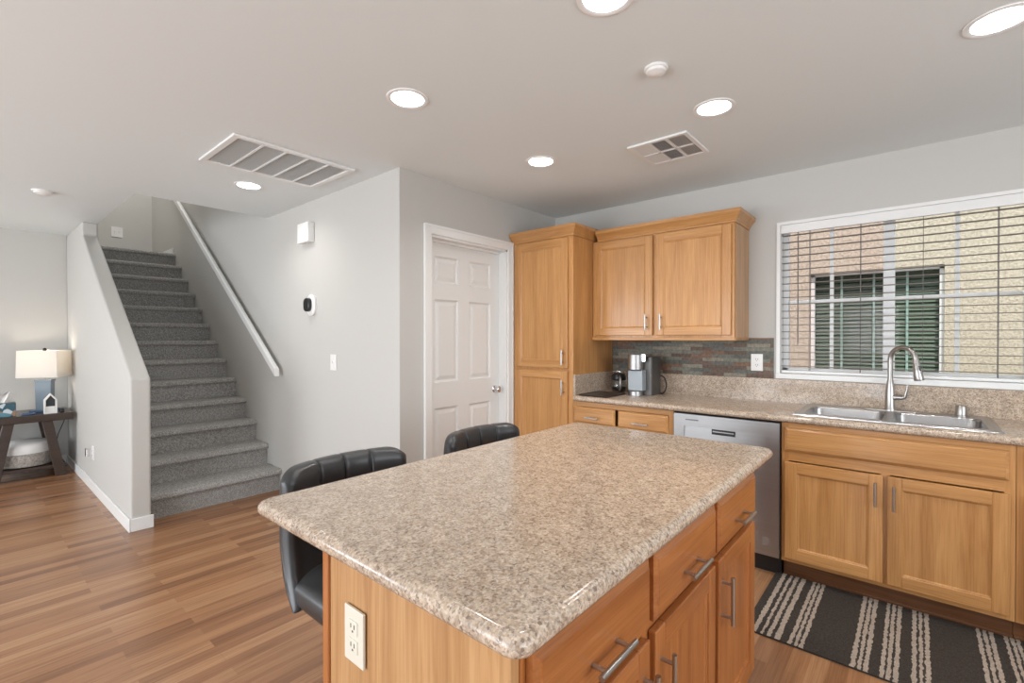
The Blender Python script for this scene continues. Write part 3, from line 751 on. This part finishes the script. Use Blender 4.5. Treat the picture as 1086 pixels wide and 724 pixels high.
# island
t = empty('kitchen_island', (1.25,.74,0), 'oak kitchen island cabinet with drawers and doors under a granite top', 'island')
IX0, IX1, IY0, IY1 = .547, 1.93, .467, 1.027
FI = lambda u, w, z: (u, IY0-w, z)
b = BM()
box(b, IX0+.02, IX1, IY0+.02, IY1, .10, .8745); box(b, IX0+.02, IX1-.0, IY0+.075, IY1, 0, .10)
box(b, IX0+.02, IX1, IY0, IY0+.02, .10, .8745)
mesh('body', b, ISLZ, t)
b = BM(); box(b, IX0, IX0+.0195, IY0+.002, IY1-.02, 0, .8745); mesh('end_panel', b, ENDZ, t)
b = BM(); box(b, IX0-.006, IX0+.019, IY1-.019, IY1+.006, 0, .8745, 0, .003); mesh('corner_stile', b, ISLZ, t)
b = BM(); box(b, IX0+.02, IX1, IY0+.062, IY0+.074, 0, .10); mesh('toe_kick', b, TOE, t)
us = [(.580,.998),(1.026,1.450),(1.480,1.898)]
for i, (u0, u1) in enumerate(us):
    drawer(t, FI, u0, u1, .693, .846, ISLX, (.748,.135), th=.024)
    hx = (u1-.032) if i == 0 else (u0+.032+.06 if i == 1 else u0+.032+.05)
    panel_door(t, FI, u0, u1, .125, .669, ISLZ, ISLX, ((u1-.030) if i == 0 else u0+.032, .545, .145))
# island worktop
t = empty('island_worktop', (1.277,.87,.875), 'thick speckled granite slab with rounded edges topping the kitchen island', 'worktop')
b = BM(); L = []; ix0, ix1, iy0, iy1 = .503, 2.056, .415, 1.325
for k in range(0, 9):
    a = math.radians(-90 + 180*k/8); L.append(rrect(ix0+.019-.019*math.cos(a), ix1-.019+.019*math.cos(a), iy0+.019-.019*math.cos(a), iy1-.019+.019*math.cos(a), .035-.012+.019*math.cos(a)*.6, .8945+.0195*math.sin(a), 8))
loft(b, L); mesh('slab', b, GRAN, t, smooth=True)

# ------------------------------------------------------------------ bar stools
def make_stool(x, y, label, rz=0):
    t = empty('bar_stool', (x,y,0), label, 'bar stool', 'black leather bar stools at the island')
    seams = [-1,-.43,0,.43,1]
    def chan(t_):
        for a, c in zip(seams, seams[1:]):
            if a <= t_ <= c+1e-9:
                s = (2*(t_-a)/(c-a)-1); return math.sqrt(max(0,1-abs(s)**10.0))
        return 0
    # back: closed section swept across the width
    b = BM(); loops = []; NT = 220; NP = 36
    for i in range(NT+1):
        tt = -1 + 2*i/NT; tt = math.copysign(1-(1-abs(tt))**1.25, tt)
        endr = max(.03, (1-abs(tt)**16))**.5
        ch = chan(tt)
        xx = .247*tt; yy = .235 - .075*tt*tt
        nx, nyv = .45*tt*.6, 1.0; l = math.hypot(nx,nyv); nx/=l; nyv/=l
        ztop = .907 - .036*max(0,(abs(tt)-.70)/.30)**2.4; zbot = .475
        zc_, hz = (ztop+zbot)/2, (ztop-zbot)/2
        lp = []
        for k in range(NP):
            a = 2*math.pi*k/NP; ca, sa = math.cos(a), math.sin(a)
            off = math.copysign(abs(ca)**.55, ca); zz = zc_ + hz*math.copysign(abs(sa)**.38, sa)
            th = (.030+.020*ch if ca < 0 else .030) * endr
            if sa > .9: th *= (.93+.07*ch)
            px, pyv = xx + nx*off*th, yy + nyv*off*th
            drop = max(0,.68-zz); pyv -= 2.0*drop*drop
            lp.append((px,pyv,zz - (.004*(1-ch) if sa > .6 else 0)))
        loops.append(lp)
    loft(b, loops); mesh('backrest', b, LEATH, t, local=True, smooth=True).modifiers.clear()
    # seat cushion
    b = BM(); loops = []; NY = 40
    for i in range(NY+1):
        v = -1 + 2*i/NY; yv = -.02 + .205*v
        endr = max(.02,1-abs(v)**7)**.5
        lp = []
        for k in range(48):
            a = 2*math.pi*k/48; ca, sa = math.cos(a), math.sin(a)
            xx = .236*math.copysign(abs(ca)**.42, ca)*(.93+.07*endr); tx = xx/.236
            ch = chan(max(-1,min(1,tx)))
            zz = .515 + (.054+(.005*ch if sa>0 else 0))*math.copysign(abs(sa)**.62, sa)*endr
            lp.append((xx,yv,zz))
        loops.append(lp)
    loft(b, loops); mesh('seat', b, LEATH, t, local=True, smooth=True).modifiers.clear()
    b = BM(); lathe(b, [(.09,.445),(.09,.468)], (0,0,0), 24); lathe(b, [(.030,.25),(.030,.445)], (0,0,0), 20); lathe(b, [(.022,.03),(.022,.25)], (0,0,0), 20); mesh('gas_lift', b, CHROME, t, local=True, smooth=True)
    b = BM(); lathe(b, [(.20,0),(.20,.006),(.17,.014),(.05,.03),(.03,.05)], (0,0,0), 40); mesh('base', b, CHROME, t, local=True, smooth=True)
    b = BM(); tube(b, [(.028,0,.26),(.11,-.05,.24)]+[(.13*math.cos(math.radians(a)),-.10+.11*math.sin(math.radians(a)),.235) for a in range(20,-201,-20)]+[(-.11,-.05,.24),(-.028,0,.26)], .009, 10); mesh('footrest', b, CHROME, t, local=True, smooth=True)
    t.rotation_euler[2] = rz
    return t
make_stool(.928, 1.405, 'black channel-tufted leather bar stool at the near end of the island')
make_stool(1.640, 1.405, 'black channel-tufted leather bar stool in front of the white door')

# ------------------------------------------------------------------ counter items
t = empty('coffee_maker', (3.36,1.56,.914), 'stainless single cup coffee maker on the counter under the wall cabinet', 'coffee maker')
q = (3.33,1.58)
b = BM(); L = [rrect(q[0]-.02,q[0]+.15,q[1]-.105,q[1]+.055,.015,z) for z in (.9155,1.195)]; L.append(rrect(q[0]-.015,q[0]+.145,q[1]-.10,q[1]+.05,.015,1.20)); loft(b, L)
mesh('body', b, new_mat('dark_grey_casing', (.10,.095,.09), .35, .4), t, smooth=True)
b = BM(); lathe(b, [(.052,0),(.055,.003),(.055,.10),(.053,.112),(.03,.116),(0,.116)], (q[0]-.055,q[1]+.005,1.105), 32); mesh('brew_head', b, STEEL, t, smooth=True)
b = BM(); box(b, q[0]-.085, q[0]-.018, q[1]-.062, q[1]+.052, .952, 1.100, 0, .005); mesh('cup_bay', b, COFFEE_IN, t)
b = BM(); lathe(b, [(.054,.0),(.054,.030),(.050,.034)], (q[0]-.055,q[1]+.005,.9155), 32); mesh('drip_tray', b, STEEL, t, smooth=True)
b = BM(); box(b, q[0]-.06, q[0]+.06, q[1]-.075, q[1]-.035, 1.20, 1.222, 0, .004); box(b, q[0]-.062, q[0]-.05, q[1]-.075, q[1]-.04, 1.165, 1.222, 0, .003); mesh('lid_handle', b, CHROME, t)
b = BM(); box(b, q[0]-.025, q[0]-.019, q[1]+.045, q[1]+.058, .93, 1.10); mesh('side_trim', b, BLACKP, t)
b = BM(); tube(b, [(3.47,q[1]-.105,1.055)]+[(3.47, q[1]-.105-.045*math.sin(math.radians(a)), .985+.07*math.cos(math.radians(a))) for a in range(15,166,15)]+[(3.47,q[1]-.105,.915+.005)], .005, 8)
tag(mesh('power_cord', b, BLACKP), 'black power cord looping out behind the coffee maker', 'cord')
t = empty('glass_carafe', (3.36,1.79,.914), 'small glass carafe with black lid standing left of the coffee maker', 'carafe')
c = (3.385,1.782)
b = BM(); lathe(b, [(.050,0),(.058,.01),(.062,.05),(.056,.085),(.050,.095)], (*c,.9155), 28); mesh('vessel', b, CLEAR, t, smooth=True)
b = BM(); lathe(b, [(.045,.004),(.052,.012),(.054,.04),(0,.04)], (*c,.9155), 28); mesh('coffee', b, new_mat('dark_coffee', (.02,.012,.008), .2), t, smooth=True)
b = BM(); lathe(b, [(.055,.094),(.058,.10),(.058,.125),(.045,.142),(.02,.15),(0,.15)], (*c,.9155), 28); mesh('lid', b, BLACKP, t, smooth=True)
b = BM(); tube(b, [(c[0]-.045,c[1]-.03,1.04),(c[0]-.07,c[1]-.05,1.03),(c[0]-.08,c[1]-.058,.99),(c[0]-.072,c[1]-.052,.95),(c[0]-.05,c[1]-.035,.94)], .008, 10); mesh('handle', b, STEEL, t, smooth=True)
b = BM(); tube(b, [(c[0]+.0,c[1]+.055,1.06)]+[(c[0]-.03*math.sin(math.radians(a)), c[1]+.055*math.cos(math.radians(a)), 1.06+.02*math.sin(math.radians(a))) for a in range(10,181,17)], .006, 10); mesh('lid_rim', b, CHROME, t, smooth=True)
t = empty('serving_tray', (3.12,1.79,.914), 'flat dark tray lying on the counter against the pantry cabinet', 'tray')
b = BM(); L = [rrect(2.985,3.285,1.665,1.900,.015,.9152), rrect(2.980,3.290,1.660,1.905,.018,.923), rrect(2.986,3.284,1.666,1.899,.015,.924), rrect(2.992,3.278,1.672,1.893,.012,.920)]
loft(b, L); mesh('tray_body', b, new_mat('dark_bronze_tray', (.07,.055,.045), .35, .5), t)

# ------------------------------------------------------------------ rug
def rug():
    X0, X1, Yt, Yb = 2.345, 3.030, .600, -1.05
    dark, lite = 0, 1
    # beige bands measured from the left end
    zx = [(185,200),(212,222),(232,245),(255,272),(298,310),(316,326),(333,345),(488,503),(510,522),(528,543),(577,590),(597,610),(618,633),(672,688),(696,708),(716,732),(910,925),(935,950),(958,975),(1015,1030),(1040,1055),(1062,1076)]
    def back_y(zc):
        px = 780 + zc/3.549
        u = (px-543)/FPX; X = 3.04
        return X*(sy_-u*cy_)/(cy_+u*sy_)
    bands = [(back_y(a), back_y(c)) for a, c in zx]
    bands += [(-.62,-.635),(-.65,-.665),(-.68,-.70),(-.80,-.82),(-.83,-.845),(-.86,-.88)]
    cuts = [Yt]; cols = []
    for a, c in bands:
        cuts += [a, c]; cols += [dark, lite]
    cuts.append(Yb); cols.append(dark)
    b = BM(); n = 60; rows = []
    for j, y in enumerate(cuts):
        row = []
        for i in range(n+1):
            x = X0 + (X1-X0)*i/n
            wob = 0 if j in (0, len(cuts)-1) else random.uniform(-.0032,.0032)
            row.append(b.verts.new((x, y+wob, .009)))
        rows.append(row)
    for j in range(len(cuts)-1):
        for i in range(n):
            f = b.faces.new((rows[j][i],rows[j][i+1],rows[j+1][i+1],rows[j+1][i])); f.material_index = cols[j]
    ed = [e for e in b.edges if e.is_boundary]
    r = bmesh.ops.extrude_edge_only(b, edges=ed)
    for v in r['geom']:
        if isinstance(v, bmesh.types.BMVert): v.co.z = .0008
    for f in b.faces:
        if abs(f.normal.z) < .5 and max(v.co.z for v in f.verts)-min(v.co.z for v in f.verts) > .005: f.material_index = 0
    tag(mesh('striped_rug', b, [RUGD, RUGL], loc=(2.69,-.2,0)), 'charcoal runner rug with groups of beige stripes lying in front of the sink cabinet', 'rug')
rug()

# ------------------------------------------------------------------ lamp table corner
tx, ty0, ty1 = .432, 6.30, 6.86
t = empty('end_table', (tx,(ty0+ty1)/2,0), 'dark wood end table with splayed legs in the corner by the far wall', 'table')
b = BM(); box(b, tx-.312, tx+.312, ty0, ty1, .545, .612, 0, .006); mesh('table_top', b, DOAK, t)
for s in (-1,1):
    for y in (ty0+.03, ty1-.09):
        b = BM(); lo, hi = s*.222, s*.128
        def lq(c, z): return [(tx+c-.037,y,z),(tx+c+.037,y,z),(tx+c+.037,y+.06,z),(tx+c-.037,y+.06,z)]
        loft(b, [lq(lo,0), lq(hi,.545)]); mesh('leg', b, DOAK, t, bevel=.004)
b = BM(); box(b, tx-.262, tx+.262, ty0+.04, ty1-.04, .085, .115, 0, .004); mesh('shelf', b, DOAK, t)
t = empty('woven_basket', (tx,6.56,.115), 'round grey woven basket on the lower shelf of the end table', 'basket')
c = (tx-.01,6.56,.1155)
b = BM(); lathe(b, [(.17,0),(.20,.01),(.212,.06),(.205,.125),(.195,.128),(.19,.06),(.16,.02)], c, 48); mesh('basket_body', b, WOVEN, t, smooth=True)
b = BM()
pr = [(.185,.07),(.192,.125),(.198,.16),(.190,.20),(.160,.225),(.06,.235),(0,.236)]
lathe(b, pr, c, 48); tag(mesh('folded_blanket', b, LINEN, smooth=True), 'white folded blanket filling the woven basket under the end table', 'blanket')
# lamp
lx, ly, th_ = .565, 6.56, math.radians(-29)
t = empty('table_lamp', (lx,ly,.612), 'lit table lamp with square linen shade and blue grey base on end table', 'lamp', rz=th_)
b = BM(); box(b, -.090, .090, -.075, .075, .0005, .022, 0, .004); mesh('foot', b, BLUED, t, local=True)
b = BM(); loft(b, [rrect(-.060,.060,-.035,.035,.008,.022), rrect(-.064,.064,-.038,.038,.008,.30), rrect(-.068,.068,-.042,.042,.006,.302), rrect(-.068,.068,-.042,.042,.006,.318)]); mesh('base', b, BLUE, t, local=True)
b = BM(); tube(b, [(0,0,.315),(0,0,.40)], .008, 10); tube(b, [(0,0,.36),(.05,0,.40),(.05,0,.55),(0,0,.61)], .0025, 6); tube(b, [(0,0,.36),(-.05,0,.40),(-.05,0,.55),(0,0,.61)], .0025, 6); mesh('harp', b, NICKEL, t, local=True)
b = BM(); lathe(b, [(.012,.60),(.016,.612),(.012,.625),(0,.632)], (0,0,0), 14); mesh('finial', b, new_mat('dark_bronze', (.05,.04,.03), .4, .8), t, local=True, smooth=True)
b = BM(); A = .155; H0, H1 = .345, .605
o_ = [[(sx*A*k,sy*A*k*.93,z) for sx, sy in ((1,1),(-1,1),(-1,-1),(1,-1))] for k, z in ((1.0,H0),(.97,H1))]
i_ = [[(sx*(A*k-.004),sy*(A*k*.93-.004),z) for sx, sy in ((1,1),(-1,1),(-1,-1),(1,-1))] for k, z in ((.97,H1),(1.0,H0))]
loft(b, o_ + i_ + [o_[0]], False, False)
sm = SHADE; n_ = N(sm); nt = sm.node_tree
trn = nt.nodes.new('ShaderNodeBsdfTranslucent'); trn.inputs['Color'].default_value = (.9,.86,.80,1)
mxs = nt.nodes.new('ShaderNodeMixShader'); mxs.inputs[0].default_value = .35
nt.links.new(n_.b.outputs[0], mxs.inputs[1]); nt.links.new(trn.outputs[0], mxs.inputs[2])
nt.links.new(mxs.outputs[0], nt.nodes['Material Output'].inputs[0])
mesh('lamp_shade', b, sm, t, local=True)
b = BM(); lathe(b, [(.012,.40),(.014,.42),(.030,.45),(.030,.475),(.018,.50),(0,.505)], (0,0,0), 18); mesh('bulb', b, new_mat('lit_bulb', (1,1,1), .4, emit=((1,.85,.66), 3)), t, local=True, smooth=True)
light('lamp_light', 'POINT', (.0,0,.53), 3.2, (1,.86,.70), None, .03, t)
b = BM(); tube(b, [(.69,6.868,.606),(.745,6.875,.56),(.735,6.88,.46),(.69,6.88,.33),(.66,6.885,.15),(.65,6.885,.008)], .004, 8)
tag(mesh('lamp_cord', b, BLACKP, smooth=True), 'thin black lamp cord hanging behind the end table', 'cord')
t = empty('house_ornament', (.585,6.36,.612), 'white house shaped wooden ornament on the end table before the lamp', 'ornament')
hx_, hy_ = .585, 6.345
b = BM()
outl = [(hx_-.046,.6125),(hx_+.046,.6125),(hx_+.046,.745),(hx_,.805),(hx_-.046,.745)]
inn = [(hx_-.034,.625),(hx_+.034,.625),(hx_+.034,.740),(hx_,.786),(hx_-.034,.740)]
y0, y1 = hy_, hy_+.05
loft(b, [[(p[0],y,p[1]) for p in q_] for q_, y in ((outl,y0),(inn,y0),(inn,y1),(outl,y1),(outl,y0))], False, False)
mesh('house_frame', b, LINEN, t)
b = BM(); prism(b, inn, 'y', y1-.012, y1-.004); mesh('back_board', b, new_mat('dark_slate_board', (.05,.055,.06), .6), t)
b = BM(); box(b, hx_-.032, hx_+.032, y0+.012, y0+.02, .626, .680); mesh('card', b, LINEN, t)
t = empty('tissue_box', (.28,6.42,.612), 'patterned blue tissue box with white tissue at the left edge of photo', 'tissue box')
b = BM(); box(b, .215, .355, 6.36, 6.48, .6125, .740, 0, .004); mesh('carton', b, PHOTO, t)
b = BM(); loft(b, [[(.27+dx+k*.010,6.42+dy*(1+.5*k),z) for dx, dy in ((-w,-.012),(-w*.3,.006),(w*.3,-.014),(w,.004),(w*.5,.016),(-w*.5,.018))] for k, (z, w) in enumerate(((.738,.03),(.77,.045),(.80,.042),(.825,.028),(.842,.010)))]); mesh('tissue', b, LINEN, t)
b = BM(); loft(b, [rrect(.395,.475,6.34,6.46,.03,.6125), rrect(.385,.485,6.33,6.47,.035,.625), rrect(.393,.477,6.338,6.462,.03,.625), rrect(.40,.47,6.345,6.455,.03,.617)]); tag(mesh('blue_dish', b, BLUED), 'low blue dish on the end table beside the lamp base', 'dish')
b = BM(); box(b, .652, .685, 6.36, 6.40, .6125, .652, 0, .006); tag(mesh('small_speaker', b, BLACKP), 'small black cube on the end table right of the house ornament', 'gadget')
